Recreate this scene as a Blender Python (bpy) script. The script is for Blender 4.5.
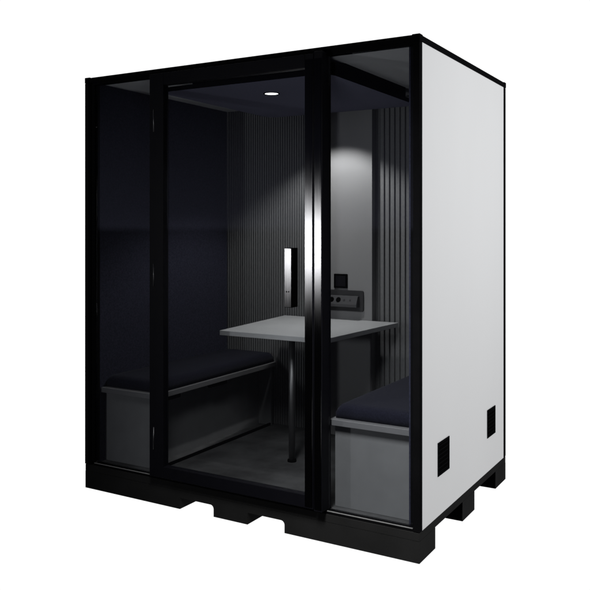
import bpy, bmesh, math, random
from mathutils import Vector, Matrix
R = math.radians
random.seed(4)
for o in list(bpy.data.objects): bpy.data.objects.remove(o)
S = bpy.context.scene
C = S.collection

# ---------------------------------------------------------------- camera
cd = bpy.data.cameras.new('camera'); cam = bpy.data.objects.new('camera', cd); C.objects.link(cam)
cam.location = (3.1905, -3.1423, 1.4233)
cam.rotation_euler = (R(90), 0, math.atan2(.5077, .8617))
cd.sensor_width = 36; cd.lens = 36 * 786 / 590; cd.shift_y = -66.2 / 590
cd.clip_start = .05; cd.clip_end = 200
S.camera = cam
S.render.resolution_x = S.render.resolution_y = 1024

# ---------------------------------------------------------------- studio surroundings: white behind, dark room behind the photographer
w = bpy.data.worlds.new('World'); S.world = w; w.use_nodes = True
N = w.node_tree.nodes; L = w.node_tree.links
bg = N['Background']
tc = N.new('ShaderNodeTexCoord'); sx = N.new('ShaderNodeSeparateXYZ')
L.new(tc.outputs['Generated'], sx.inputs[0])
mr = N.new('ShaderNodeMapRange'); mr.interpolation_type = 'SMOOTHSTEP'
mr.inputs['From Min'].default_value = -.06; mr.inputs['From Max'].default_value = .06
L.new(sx.outputs['Y'], mr.inputs['Value'])
mz = N.new('ShaderNodeMapRange')
mz.inputs['From Min'].default_value = -.004; mz.inputs['From Max'].default_value = .004
L.new(sx.outputs['Z'], mz.inputs['Value'])
dk = N.new('ShaderNodeMixRGB'); dk.inputs[1].default_value = (.016, .016, .018, 1); dk.inputs[2].default_value = (.050, .051, .054, 1)
L.new(mz.outputs[0], dk.inputs[0])
gz = N.new('ShaderNodeMapRange'); gz.inputs['From Min'].default_value = .0; gz.inputs['From Max'].default_value = .17
gz.inputs['To Min'].default_value = .10; gz.inputs['To Max'].default_value = .012      # glow added just above the horizon to brighten the glass reflections
gt = N.new('ShaderNodeVectorMath'); gt.operation = 'SCALE'; gt.inputs[0].default_value = (.92, .95, 1.35)  # blue tint added to the glow so its reflection reads more navy
L.new(sx.outputs['Z'], gz.inputs['Value']); L.new(gz.outputs[0], gt.inputs['Scale']); L.new(gt.outputs[0], dk.inputs[2])
mx = N.new('ShaderNodeMixRGB'); mx.inputs[2].default_value = (1.0, 1.0, 1.0, 1)
L.new(mr.outputs[0], mx.inputs[0]); L.new(dk.outputs[0], mx.inputs[1]); L.new(mx.outputs[0], bg.inputs['Color'])
bg.inputs['Strength'].default_value = 1.03

S.view_settings.view_transform = 'Standard'; S.view_settings.look = 'None'
S.view_settings.exposure = 0; S.view_settings.gamma = 1

def lamp(name, kind, loc, target, power, color=(1, 1, 1), **kw):
    d = bpy.data.lights.new(name, kind); d.energy = power; d.color = color
    for k, v in kw.items(): setattr(d, k, v)
    o = bpy.data.objects.new(name, d); C.objects.link(o); o.location = loc
    o.rotation_euler = (Vector(target) - Vector(loc)).to_track_quat('-Z', 'Y').to_euler()
    return o
# gridded key softbox high in front of the right corner of the booth
lamp('key_softbox', 'AREA', (1.86, -1.60, 2.50), (1.95, .05, .20), 15.8, (1, .995, .98), shape='RECTANGLE', size=.55, size_y=.75, spread=R(70))
# added fill light, low and unseen, that brightens the ceiling behind the right pane
lamp('low_ceiling_fill', 'AREA', (1.95, -1.30, .16), (1.45, .35, 2.2), 1.0, (1, .995, .98), shape='RECTANGLE', size=.3, size_y=.25, spread=R(75))
# added fill light out of view that brightens the white flank
lamp('flank_fill', 'AREA', (4.1, .95, 2.0), (1.95, .65, 1.6), 30, (.98, .99, 1), shape='RECTANGLE', size=1.2, size_y=1.4)
# small strip lamp front left: gives the vertical highlight on the door mullion and handle
lamp('strip_lamp', 'AREA', (-.31, -3.19, 1.275), (1.6, -.05, 1.6), 7, shape='RECTANGLE', size=.075, size_y=.20, spread=R(95))

# ---------------------------------------------------------------- materials
def mat(name, col, rough=.5, spec=.5, metal=0, noise=0, nscale=20, bump=0, bscale=60, aniso=None, stretch=(1, 1, 1), rvar=0, sheen=0):
    m = bpy.data.materials.new(name); m.use_nodes = True
    n = m.node_tree.nodes; l = m.node_tree.links; b = n['Principled BSDF']
    b.inputs['Base Color'].default_value = (*col, 1); b.inputs['Roughness'].default_value = rough
    b.inputs['Specular IOR Level'].default_value = spec; b.inputs['Metallic'].default_value = metal
    if sheen: b.inputs['Sheen Weight'].default_value = sheen
    t = n.new('ShaderNodeTexCoord'); mp = n.new('ShaderNodeMapping'); mp.inputs['Scale'].default_value = stretch
    l.new(t.outputs['Object'], mp.inputs[0])
    if noise or rvar:
        nz = n.new('ShaderNodeTexNoise'); nz.inputs['Scale'].default_value = nscale; nz.inputs['Detail'].default_value = 6
        l.new(mp.outputs[0], nz.inputs['Vector'])
        if noise:
            r = n.new('ShaderNodeMapRange'); r.inputs['From Min'].default_value = .3; r.inputs['From Max'].default_value = .7
            r.inputs['To Min'].default_value = 1 - noise; r.inputs['To Max'].default_value = 1 + noise
            l.new(nz.outputs['Fac'], r.inputs['Value'])
            v = n.new('ShaderNodeVectorMath'); v.operation = 'SCALE'; v.inputs[0].default_value = col
            l.new(r.outputs[0], v.inputs['Scale']); l.new(v.outputs[0], b.inputs['Base Color'])
        if rvar:
            r2 = n.new('ShaderNodeMapRange'); r2.inputs['From Min'].default_value = .3; r2.inputs['From Max'].default_value = .7
            r2.inputs['To Min'].default_value = rough - rvar; r2.inputs['To Max'].default_value = rough + rvar
            l.new(nz.outputs['Fac'], r2.inputs['Value']); l.new(r2.outputs[0], b.inputs['Roughness'])
    if bump:
        nb = n.new('ShaderNodeTexNoise'); nb.inputs['Scale'].default_value = bscale; nb.inputs['Detail'].default_value = 4
        l.new(mp.outputs[0], nb.inputs['Vector'])
        bp = n.new('ShaderNodeBump'); bp.inputs['Strength'].default_value = bump; bp.inputs['Distance'].default_value = .002
        l.new(nb.outputs['Fac'], bp.inputs['Height']); l.new(bp.outputs[0], b.inputs['Normal'])
    return m

M = dict(
    black=mat('black powder coat', (.0045, .0045, .005), .6, .0, noise=.15, nscale=8, bump=.15, bscale=900),
    base=mat('black base paint', (.018, .018, .018), .85, .0, noise=.12, nscale=6, bump=.2, bscale=500),
    door=mat('black door lacquer', (.004, .004, .006), .5, .08, noise=.1),
    chrome=mat('polished steel tube', (.20, .20, .205), .5, .5, 1, rvar=.03, nscale=30),
    trim=mat('aluminium glazing bead', (.20, .20, .20), .5, .3, 0, noise=.1),
    hinge=mat('dark hinge steel', (.16, .16, .17), .4, .5, 1, noise=.1),
    white=mat('off white laminate', (.63, .633, .638), .55, .25, noise=.012, nscale=2.2, stretch=(1, 1, .3), bump=.04, bscale=300),
    grey=mat('mid grey laminate', (.16, .162, .165), .5, .25, noise=.05, nscale=14, bump=.05, bscale=400),
    board=mat('light grey edge board', (.135, .135, .14), .45, .3, noise=.04, nscale=14),
    ceil=mat('grey ceiling board', (.50, .505, .52), .7, .2, noise=.05, nscale=3),
    navy=mat('navy wool felt', (.027, .028, .045), .95, .05, noise=.3, nscale=120, bump=.5, bscale=700, sheen=.02),
    cushion=mat('navy wool upholstery', (.0105, .011, .019), .9, .05, noise=.3, nscale=160, bump=.6, bscale=800, sheen=.04),
    baffle=mat('navy acoustic felt ceiling panel', (.13, .13, .185), .95, .05, noise=.12, nscale=150, bump=.4, bscale=600),
    edge=mat('black felt edge', (.003, .003, .004), .9, .0, noise=.2, nscale=100),
    slat=mat('charcoal ribbed acoustic felt', (.15, .152, .155), .8, .15, noise=.08, nscale=90, bump=.2, bscale=500),
    centre=mat('smooth grey wall panel', (.225, .225, .227), .6, .15, noise=.03, nscale=5, bump=.05, bscale=400),
    carpet=mat('dark grey carpet', (.075, .075, .076), .95, .05, noise=.38, nscale=5.5, bump=.8, bscale=450),
    table=mat('grey table laminate', (.36, .365, .37), .4, .3, noise=.04, nscale=10, bump=.04, bscale=300),
    socket=mat('graphite socket housing', (.055, .055, .058), .5, .2, noise=.05),
    plate=mat('dark grey mounting plate', (.03, .03, .032), .6, .2, noise=.05),
    hole=mat('black plastic', (.002, .002, .002), .9, .0, noise=.1),
)
def glass_mat():
    m = bpy.data.materials.new('clear safety glass'); m.use_nodes = True
    n = m.node_tree.nodes; l = m.node_tree.links; n.remove(n['Principled BSDF'])
    t = n.new('ShaderNodeBsdfTransparent'); t.inputs[0].default_value = (.93, .94, .95, 1)
    g = n.new('ShaderNodeBsdfGlossy'); g.inputs['Color'].default_value = (.9, .9, .92, 1); g.inputs['Roughness'].default_value = .015
    lw = n.new('ShaderNodeLayerWeight'); lw.inputs['Blend'].default_value = .5
    p = n.new('ShaderNodeMath'); p.operation = 'POWER'; p.inputs[1].default_value = 5; l.new(lw.outputs['Facing'], p.inputs[0])
    a = n.new('ShaderNodeMath'); a.operation = 'MULTIPLY_ADD'; a.inputs[1].default_value = .96; a.inputs[2].default_value = .04
    l.new(p.outputs[0], a.inputs[0])
    x = n.new('ShaderNodeMixShader'); l.new(a.outputs[0], x.inputs[0]); l.new(t.outputs[0], x.inputs[1]); l.new(g.outputs[0], x.inputs[2])
    l.new(x.outputs[0], n['Material Output'].inputs['Surface'])
    return m
M['glass'] = glass_mat()
def brushed(name, col, rough):
    m = bpy.data.materials.new(name); m.use_nodes = True
    n = m.node_tree.nodes; l = m.node_tree.links; n.remove(n['Principled BSDF'])
    g = n.new('ShaderNodeBsdfAnisotropic'); g.distribution = 'BECKMANN'
    t = n.new('ShaderNodeTexCoord'); mp = n.new('ShaderNodeMapping'); mp.inputs['Scale'].default_value = (1, 1, .015)
    nz = n.new('ShaderNodeTexNoise'); nz.inputs['Scale'].default_value = 260
    l.new(t.outputs['Object'], mp.inputs[0]); l.new(mp.outputs[0], nz.inputs['Vector'])
    a = n.new('ShaderNodeMapRange'); a.inputs['To Min'].default_value = rough - .03; a.inputs['To Max'].default_value = rough + .03
    l.new(nz.outputs['Fac'], a.inputs['Value']); l.new(a.outputs[0], g.inputs['Roughness'])
    c = n.new('ShaderNodeMapRange'); c.inputs['To Min'].default_value = .8; c.inputs['To Max'].default_value = 1.2
    v = n.new('ShaderNodeVectorMath'); v.operation = 'SCALE'; v.inputs[0].default_value = col
    l.new(nz.outputs['Fac'], c.inputs['Value']); l.new(c.outputs[0], v.inputs['Scale']); l.new(v.outputs[0], g.inputs['Color'])
    l.new(g.outputs[0], n['Material Output'].inputs['Surface'])
    return m
M['steel'] = brushed('dark brushed steel', (.062, .062, .064), .215)
def emit(name, col, s):
    m = bpy.data.materials.new(name); m.use_nodes = True
    b = m.node_tree.nodes['Principled BSDF']; b.inputs['Base Color'].default_value = (.8, .8, .8, 1)
    b.inputs['Emission Color'].default_value = (*col, 1); b.inputs['Emission Strength'].default_value = s
    return m
M['lit'] = emit('lit downlight lens', (1, .99, .96), 3)

# ---------------------------------------------------------------- mesh helpers
def box(bm, x0, x1, y0, y1, z0, z1, mi=0):
    v = [bm.verts.new((x, y, z)) for x in (x0, x1) for y in (y0, y1) for z in (z0, z1)]
    fs = []
    for f in ((0, 1, 3, 2), (4, 6, 7, 5), (0, 4, 5, 1), (2, 3, 7, 6), (0, 2, 6, 4), (1, 5, 7, 3)):
        q = bm.faces.new([v[i] for i in f]); q.material_index = mi; fs.append(q)
    return fs
def prism(bm, pts, axis, a, b, mi=0):
    """closed outline pts (u,v) extruded along axis from a to b"""
    def mk(u, v, t):
        return {'x': (t, u, v), 'y': (u, t, v), 'z': (u, v, t)}[axis]
    A = [bm.verts.new(mk(u, v, a)) for u, v in pts]; B = [bm.verts.new(mk(u, v, b)) for u, v in pts]
    bm.faces.new(A).material_index = mi; bm.faces.new(B[::-1]).material_index = mi
    n = len(pts)
    for i in range(n):
        bm.faces.new((A[i], A[(i + 1) % n], B[(i + 1) % n], B[i])).material_index = mi
def cyl(bm, c, r, h, axis='z', n=40, mi=0, r2=None):
    r2 = r if r2 is None else r2
    rot = {'z': Matrix(), 'y': Matrix.Rotation(R(90), 4, 'X'), 'x': Matrix.Rotation(R(90), 4, 'Y')}[axis]
    g = bmesh.ops.create_cone(bm, cap_ends=True, segments=n, radius1=r, radius2=r2, depth=h, matrix=Matrix.Translation(c) @ rot)
    fs = {f for v in g['verts'] for f in v.link_faces}
    for f in fs:
        f.material_index = mi
        if len(f.verts) == 4: f.smooth = True
def rrect(x0, x1, y0, y1, r, n=10):
    p = []
    for cx, cy, a in ((x1 - r, y1 - r, 0), (x0 + r, y1 - r, 90), (x0 + r, y0 + r, 180), (x1 - r, y0 + r, 270)):
        for k in range(n + 1):
            t = R(a + 90 * k / n); p.append((cx + r * math.cos(t), cy + r * math.sin(t)))
    return p
def obj(name, bm, mats, parent=None, bevel=0, seg=2, smooth=False):
    bmesh.ops.recalc_face_normals(bm, faces=bm.faces[:])
    me = bpy.data.meshes.new(name); bm.to_mesh(me); bm.free()
    if not isinstance(mats, (list, tuple)): mats = [mats]
    for m in mats: me.materials.append(M[m])
    o = bpy.data.objects.new(name, me); C.objects.link(o)
    if parent: o.parent = parent
    if bevel:
        b = o.modifiers.new('bevel', 'BEVEL'); b.width = bevel; b.segments = seg; b.limit_method = 'ANGLE'; b.angle_limit = R(40)
        b.harden_normals = False
    return o
def bx(name, x0, x1, y0, y1, z0, z1, m, parent=None, bevel=.0015, seg=2):
    bm = bmesh.new(); box(bm, x0, x1, y0, y1, z0, z1); return obj(name, bm, m, parent, bevel, seg)
def thing(name, label, cat, group=None):
    o = bpy.data.objects.new(name, None); C.objects.link(o); o.empty_display_size = .1
    o['label'] = label; o['category'] = cat
    if group: o['group'] = group
    return o

W, D, H = 1.952, 1.320, 2.250
FZ = .140                       # floor level inside

# ================================================================ the booth
pod = thing('office_booth', 'tall black framed office booth with glass front and white side wall on black base', 'booth')

# pallet base: slab plus three skids, each with two forklift openings
base = bx('base', 0.0, W, 0.0, D, .0935, .130, 'base', pod, .002)
def skid(y0, y1, rnd=.02):
    z = .057; p = [(0, 0), (.661, 0), (.661, z), ]
    def corner(xr):                                     # rounded upper right corner of an opening
        return [(xr - rnd + rnd * math.sin(R(t)), z - rnd + rnd * math.cos(R(t))) for t in range(0, 91, 10)]
    p += corner(.872) + [(.872, 0), (1.074, 0), (1.074, z)] + corner(1.282) + [(1.282, 0), (W, 0), (W, .0934), (0, .0934)]
    bm = bmesh.new(); prism(bm, p, 'y', y0, y1); return obj('skid', bm, 'base', base)
skid(0.0, .191); skid(.565, .752); skid(1.122, D)

bx('floor_carpet', .035, W - .035, .035, 1.285, .131, FZ, 'carpet', pod, 0)

# frame: corner posts, roof frame, sills
bm = bmesh.new(); box(bm, -.003, .040, -.001, .045, .131, H - .028)
box(bm, .0405, .064, .006, .045, .150, H - .028)
lp = obj('corner_post', bm, 'black', pod, .002)
bx('edge_bead', .0195, .0225, -.0030, -.0012, .134, H - .03, 'base', lp, 0)
bm = bmesh.new(); box(bm, W - .029, W + .001, -.001, .033, .131, H - .028)
obj('corner_post', bm, 'black', pod, .0025)
bx('wall_end_cap', W - .0520, W - .0295, .0295, .0332, .1430, H - .0275, 'black', pod, 0)
bx('corner_post', W - .031, W + .001, D - .040, D + .001, .131, H - .028, 'black', pod, .0025)
bx('corner_post', -.003, .028, D - .031, D + .001, .131, H - .028, 'black', pod, .0025)
roof = bx('roof', -.003, W + .002, -.002, D + .002, H - .0272, H, 'black', pod, .0012, 2)
for xa, ya in ((-.0035, -.0025), (W - .034, -.0025), (W - .034, D - .034), (-.0035, D - .034)):
    bx('corner_cap', xa, xa + .0370, ya, ya + .0370, H - .024, H + .0035, 'black', roof, .003, 3)
bx('bottom_rail', .0645, W - .0295, .002, .045, .131, .1425, 'black', pod, .001)
for a, b in ((.066, .462), (1.508, W - .031)): bx('glazing_bead', a, b, -.0005, .004, .1430, .1462, 'trim', pod, 0)
for a, b in ((.0645, .462), (1.508, W - .0295)): bx('top_rail', a, b, .004, .04, H - .040, H - .0275, 'black', pod, 0)

# walls
rw = bx('side_wall', W - .052, W, .0335, D - .0405, .1305, H - .0275, 'white', pod, .001)
lw_ = bx('side_wall', -.001, .050, .0455, D - .0315, .1305, H - .0275, 'white', pod, .001)
bw = bx('back_wall', .0285, W - .0315, 1.270, D - .002, .1305, H - .0275, 'white', pod, .001)
def vent(y0, y1, z0, z1):
    bm = bmesh.new(); x = W
    # surround frame standing 3 mm proud, sunk louvres
    t = .008
    box(bm, x - .01, x + .003, y0, y1, z1 - t, z1); box(bm, x - .01, x + .003, y0, y1, z0, z0 + t)
    box(bm, x - .01, x + .003, y0, y0 + t, z0 + t, z1 - t); box(bm, x - .01, x + .003, y1 - t, y1, z0 + t, z1 - t)
    box(bm, x - .009, x + .0006, y0 + t, y1 - t, z0 + t, z1 - t, 1)
    n = 7
    for k in range(n):
        zc = z0 + t + (z1 - z0 - 2 * t) * (k + .5) / n
        box(bm, x + .0006, x + .0024, y0 + t, y1 - t, zc - .0035, zc + .0015, 0)
    obj('vent', bm, ['black', 'hole'], rw)
vent(.220, .371, .310, .461); vent(.966, 1.113, .311, .460)

bx('inner_wall_lining', .0505, .064, .046, 1.2498, FZ + .0005, 2.2215, 'navy', pod, 0)
bx('inner_wall_lining', W - .066, W - .0525, .046, 1.2498, FZ + .0005, 2.2215, 'navy', pod, 0)
ceil = bx('ceiling', .0505, W - .0525, .0455, 1.2695, 2.2218, 2.2222 + .0001, 'ceil', pod, 0)

# back wall: ribbed felt left and right, smooth proud panel in the middle
def ribs(x0, x1, pitch, duty, depth=.012):
    bm = bmesh.new(); n = round((x1 - x0) / pitch); p = (x1 - x0) / n; yb, yf = 1.268, 1.250
    pts = [(x0, yb), (x0, yf + depth)]
    for k in range(n):
        a = x0 + k * p + p * (1 - duty) / 2; b = a + p * duty; c = .0012
        pts += [(a, yf + depth), (a, yf + c), (a + c, yf), (b - c, yf), (b, yf + c), (b, yf + depth)]
    pts += [(x1, yf + depth), (x1, yb)]
    prism(bm, pts, 'z', FZ + .001, 2.2205); return obj('ribbed_wall_panel', bm, 'slat', pod)
ribs(.0645, .774, .0177, .6)
ribs(1.2, W - .0665, .0335, .72)
bx('centre_wall_panel', .775, 1.174, 1.200, 1.268, FZ + .001, 2.2205, 'centre', pod, .001)
bx('plain_felt_strip', 1.1745, 1.1995, 1.256, 1.268, FZ + .001, 2.2205, 'slat', pod, 0)

# ceiling baffle: rounded felt plate on a black spacer
bm = bmesh.new(); prism(bm, rrect(.470, 1.485, .060, 1.155, .07), 'z', 2.140, 2.164)
for f in bm.faces: f.material_index = 1 if abs(f.calc_center_median().z - 2.140) > 1e-4 else 0
baf = obj('ceiling_baffle', bm, ['baffle', 'edge'], pod)
bm = bmesh.new(); prism(bm, rrect(.560, 1.475, .200, 1.040, .05), 'z', 2.1645, 2.2215)
obj('baffle_spacer', bm, 'edge', baf)

# fixed glass panes left and right of the door
bx('glass_pane', .0645, .4695, .018, .026, .1480, H - .0405, 'glass', pod, 0)
bx('glass_pane', 1.5075, W - .0300, .018, .026, .1480, H - .0405, 'glass', pod, 0)

# mullions that carry the door
F = -.045
bm = bmesh.new(); box(bm, .470, .498, .0005, .040, .131, H - .0275); obj('mullion', bm, 'black', pod, .0015)
mul = None
bm = bmesh.new(); box(bm, 1.4645, 1.5065, F, .040, .150, H - .0275); mul = obj('mullion', bm, 'door', pod, .0015)
bx('steel_strip', 1.468, 1.5035, F - .003, F - .0002, .160, H - .06, 'steel', mul, .0008)

# the door
X0, X1 = .499, 1.4615
bm = bmesh.new()
box(bm, X0, .590, F, -.005, .157, 2.215)               # hinge stile
box(bm, 1.4175, X1, F, -.005, .157, 2.215)             # lock stile
box(bm, .5905, 1.417, F, -.005, 2.155, 2.215)          # top rail
box(bm, .5905, 1.417, F, -.005, .157, .215)            # bottom rail
door = obj('door', bm, 'door', pod, .001)
bx('glass_pane', .586, 1.420, -.030, -.022, .211, 2.159, 'glass', door, 0)
bx('steel_strip', 1.4185, 1.4575, F - .003, F - .0002, .165, H - .06, 'steel', door, .0008)
bm = bmesh.new(); box(bm, 1.334, 1.372, -.0865, -.031, 1.066, 1.336); box(bm, 1.3355, 1.3705, -.0885, -.0867, 1.068, 1.334, 1)
for dx in (-.006, .006): cyl(bm, (1.353 + dx, -.0888, 1.138), .0032, .0015, 'y', 16, 2)
hd = obj('door_handle', bm, ['hole', 'steel', 'hole'], door, .0006)
for zc in (1.977, 1.186, .352):
    bm = bmesh.new(); cyl(bm, (.527, F - .0005, zc), .0030, .115, 'z', 20)
    obj('hinge', bm, 'hinge', door)
bm = bmesh.new(); box(bm, X0 + .01, X1 - .01, -.0045, .001, .158, .164); obj('door_seal', bm, 'hole', door)
bx('door_sill', .4985, 1.5060, -.002, .0455, .1430, .1500, 'base', pod, .001)

# ================================================================ benches
def bench(label, mirror):
    X = (lambda x: W - x) if mirror else (lambda x: x)
    def b(name, xa, xb, *r, **k):
        a, c = sorted((X(xa), X(xb))); return bx(name, a, c, *r, **k)
    t = thing('bench', label, 'bench', 'upholstered benches facing each other across the table')
    sb = b('seat_board', .0655, .462, .052, 1.2485, .5215, .5485, 'board', t, bevel=.0015)
    b('end_panel', .0655, .449, .088, .106, FZ + .001, .5210, 'grey', t, bevel=.001)
    b('end_panel', .0655, .449, 1.200, 1.218, FZ + .001, .5210, 'grey', t, bevel=.001)
    sp = b('side_panel', .340, .356, .1035, 1.1995, FZ + .001, .5210, 'grey', t, bevel=0)
    for y0, y1 in ((.15, .262), (.545, .70)):
        b('under_lip_block', .428, .456, y0, y1, .499, .5205, 'hole', t, bevel=.002)  # small black blocks tucked under the seat board edge
    b('floor_rail', .438, .448, .1035, 1.1995, FZ + .001, FZ + .016, 'hole', t, bevel=0)
    b('toe_board', .3565, .437, .1035, 1.1995, FZ + .001, FZ + .004, 'carpet', t, bevel=0)
    # cushion: rounded upholstered pad with a soft crown
    x0, x1, y0, y1, z0, z1 = .070, .446, .090, 1.240, .5490, .612
    bm = bmesh.new(); r = .03; n = 6
    nx, ny = 14, 30
    def prof(s):     # rounded top edge: 0 at rim -> 1 inside
        return math.sqrt(max(0, 1 - (1 - min(1, s)) ** 2))
    xs = [x0 + (x1 - x0) * (.5 - .5 * math.cos(math.pi * i / nx)) for i in range(nx + 1)]
    ys = []
    for j in range(ny + 1):
        tt = j / ny; ys.append(y0 + (y1 - y0) * (.5 - .5 * math.cos(math.pi * tt)))
    top = {}
    for i, x in enumerate(xs):
        for j, y in enumerate(ys):
            e = min(x - x0, x1 - x) / r; f = min(y - y0, y1 - y) / r
            h = prof(e) * prof(f)
            cr = .004 * math.sin(math.pi * (x - x0) / (x1 - x0)) * math.sin(math.pi * (y - y0) / (y1 - y0)) ** .5
            top[i, j] = bm.verts.new((X(x), y, z0 + .028 + (z1 - z0 - .028) * h + cr + random.uniform(-.0004, .0004)))
    for i in range(nx):
        for j in range(ny): bm.faces.new((top[i, j], top[i + 1, j], top[i + 1, j + 1], top[i, j + 1])).smooth = True
    ring = [(i, 0) for i in range(nx + 1)] + [(nx, j) for j in range(1, ny + 1)] + [(i, ny) for i in range(nx - 1, -1, -1)] + [(0, j) for j in range(ny - 1, 0, -1)]
    low = [bm.verts.new((top[k].co.x, top[k].co.y, z0)) for k in ring]
    for a in range(len(ring)):
        c = (a + 1) % len(ring)
        bm.faces.new((top[ring[a]], top[ring[c]], low[c], low[a])).smooth = True
    bm.faces.new(low)
    obj('cushion', bm, 'cushion', t)
    return t
bench('dim grey bench with navy cushion against the navy left wall beside the table', False)
bench('lighter grey bench with navy cushion behind the right pane, beside the white side wall', True)

# ================================================================ table
tb = thing('table', 'grey trapezoid table with chrome pole leg between the two benches', 'table')
bm = bmesh.new(); prism(bm, [(.640, .370), (1.303, .370), (1.346, 1.199), (.556, 1.199)], 'z', .839, .865)
obj('tabletop', bm, 'table', tb, .002)
bm = bmesh.new(); cyl(bm, (.975, .585, (.1525 + .8385) / 2), .018, .8385 - .1525, 'z', 48); obj('leg', bm, 'chrome', tb)
bm = bmesh.new(); cyl(bm, (.975, .585, .1465), .025, .011, 'z', 48, r2=.024); obj('foot_plate', bm, 'hole', tb)
bm = bmesh.new(); cyl(bm, (.975, .585, .8355), .045, .006, 'z', 48); obj('mounting_flange', bm, 'hole', tb)

# ================================================================ lamps in the ceiling
def downlight(y, label, power):
    t = thing('downlight', label, 'ceiling light', 'round downlights in the booth ceiling')
    bm = bmesh.new()
    n = 48; r0, r1 = .036, .043
    A = [[bm.verts.new((.973 + r * math.cos(2 * math.pi * k / n), y + r * math.sin(2 * math.pi * k / n), z)) for k in range(n)]
         for r, z in ((r0, 2.1395), (r0, 2.1365), (r1, 2.1365), (r1, 2.1395))]
    for a in range(4):
        for k in range(n):
            bm.faces.new((A[a][k], A[a][(k + 1) % n], A[(a + 1) % 4][(k + 1) % n], A[(a + 1) % 4][k]))
    obj('trim_ring', bm, 'edge', t)
    bm = bmesh.new(); cyl(bm, (.973, y, 2.1385), .0355, .0015, 'z', 48); obj('lens', bm, 'lit', t)
    d = bpy.data.lights.new('downlight_beam', 'SPOT'); d.energy = power; d.spot_size = R(116); d.spot_blend = .42; d.shadow_soft_size = .02
    d.color = (1, .99, .97)
    o = bpy.data.objects.new('downlight_beam', d); C.objects.link(o); o.location = (.973, y, 2.134); o.parent = t
downlight(.377, 'round lit downlight visible in the navy ceiling panel above the table, nearer the door', 10.5)
downlight(.895, 'ceiling downlight near the back wall, casting the bright arc on the smooth grey panel', 45.0)

# ================================================================ wall fittings
ps = thing('power_strip', 'grey wall mounted power strip with round sockets just above the tabletop', 'power strip')
bm = bmesh.new(); prism(bm, rrect(.790, 1.120, .917, 1.045, .012, 5), 'y', 1.190, 1.1995); obj('mounting_plate', bm, 'plate', ps, .001)
bm = bmesh.new()
prism(bm, [(1.1895, .945), (1.1895, 1.012), (1.172, 1.012), (1.150, .962), (1.150, .945)], 'x', .830, 1.092); 
hs = obj('housing', bm, 'socket', ps, .0015)
nrm = Vector((0, -.050, .022)).normalized(); ang = math.atan2(.022, .050)
for k, xx in enumerate((.870, .918, .965)):
    bm = bmesh.new()
    rot = Matrix.Rotation(R(90) - ang, 4, 'X')
    c = Vector((xx - .0, 1.161, .987)) + Vector((0, -.0012, .0006))
    bmesh.ops.create_cone(bm, cap_ends=True, segments=28, radius1=.016, radius2=.016, depth=.0016, matrix=Matrix.Translation(c) @ rot)
    obj('socket', bm, 'hole', hs)
for xx in (1.005, 1.045):
    bm = bmesh.new(); bmesh.ops.create_cone(bm, cap_ends=True, segments=20, radius1=.006, radius2=.006, depth=.0016, matrix=Matrix.Translation((xx, 1.1598, .9876)) @ Matrix.Rotation(R(90) - ang, 4, 'X'))
    obj('switch_button', bm, 'plate', hs)

wp = thing('control_plate', 'square black control plate on the smooth wall panel above the power strip', 'wall plate')
bm = bmesh.new(); prism(bm, rrect(.918, 1.010, 1.056, 1.144, .004, 4), 'y', 1.190, 1.1995); obj('cover', bm, 'hole', wp, .001)
bm = bmesh.new(); prism(bm, rrect(.930, .998, 1.068, 1.132, .003, 4), 'y', 1.1885, 1.1898); obj('touch_panel', bm, 'door', wp)

# ---------------------------------------------------------------- render settings
S.render.engine = 'CYCLES'
S.cycles.max_bounces = 10; S.cycles.diffuse_bounces = 5; S.cycles.glossy_bounces = 5; S.cycles.transparent_max_bounces = 16
S.cycles.sample_clamp_indirect = 4
S.cycles.use_denoising = True
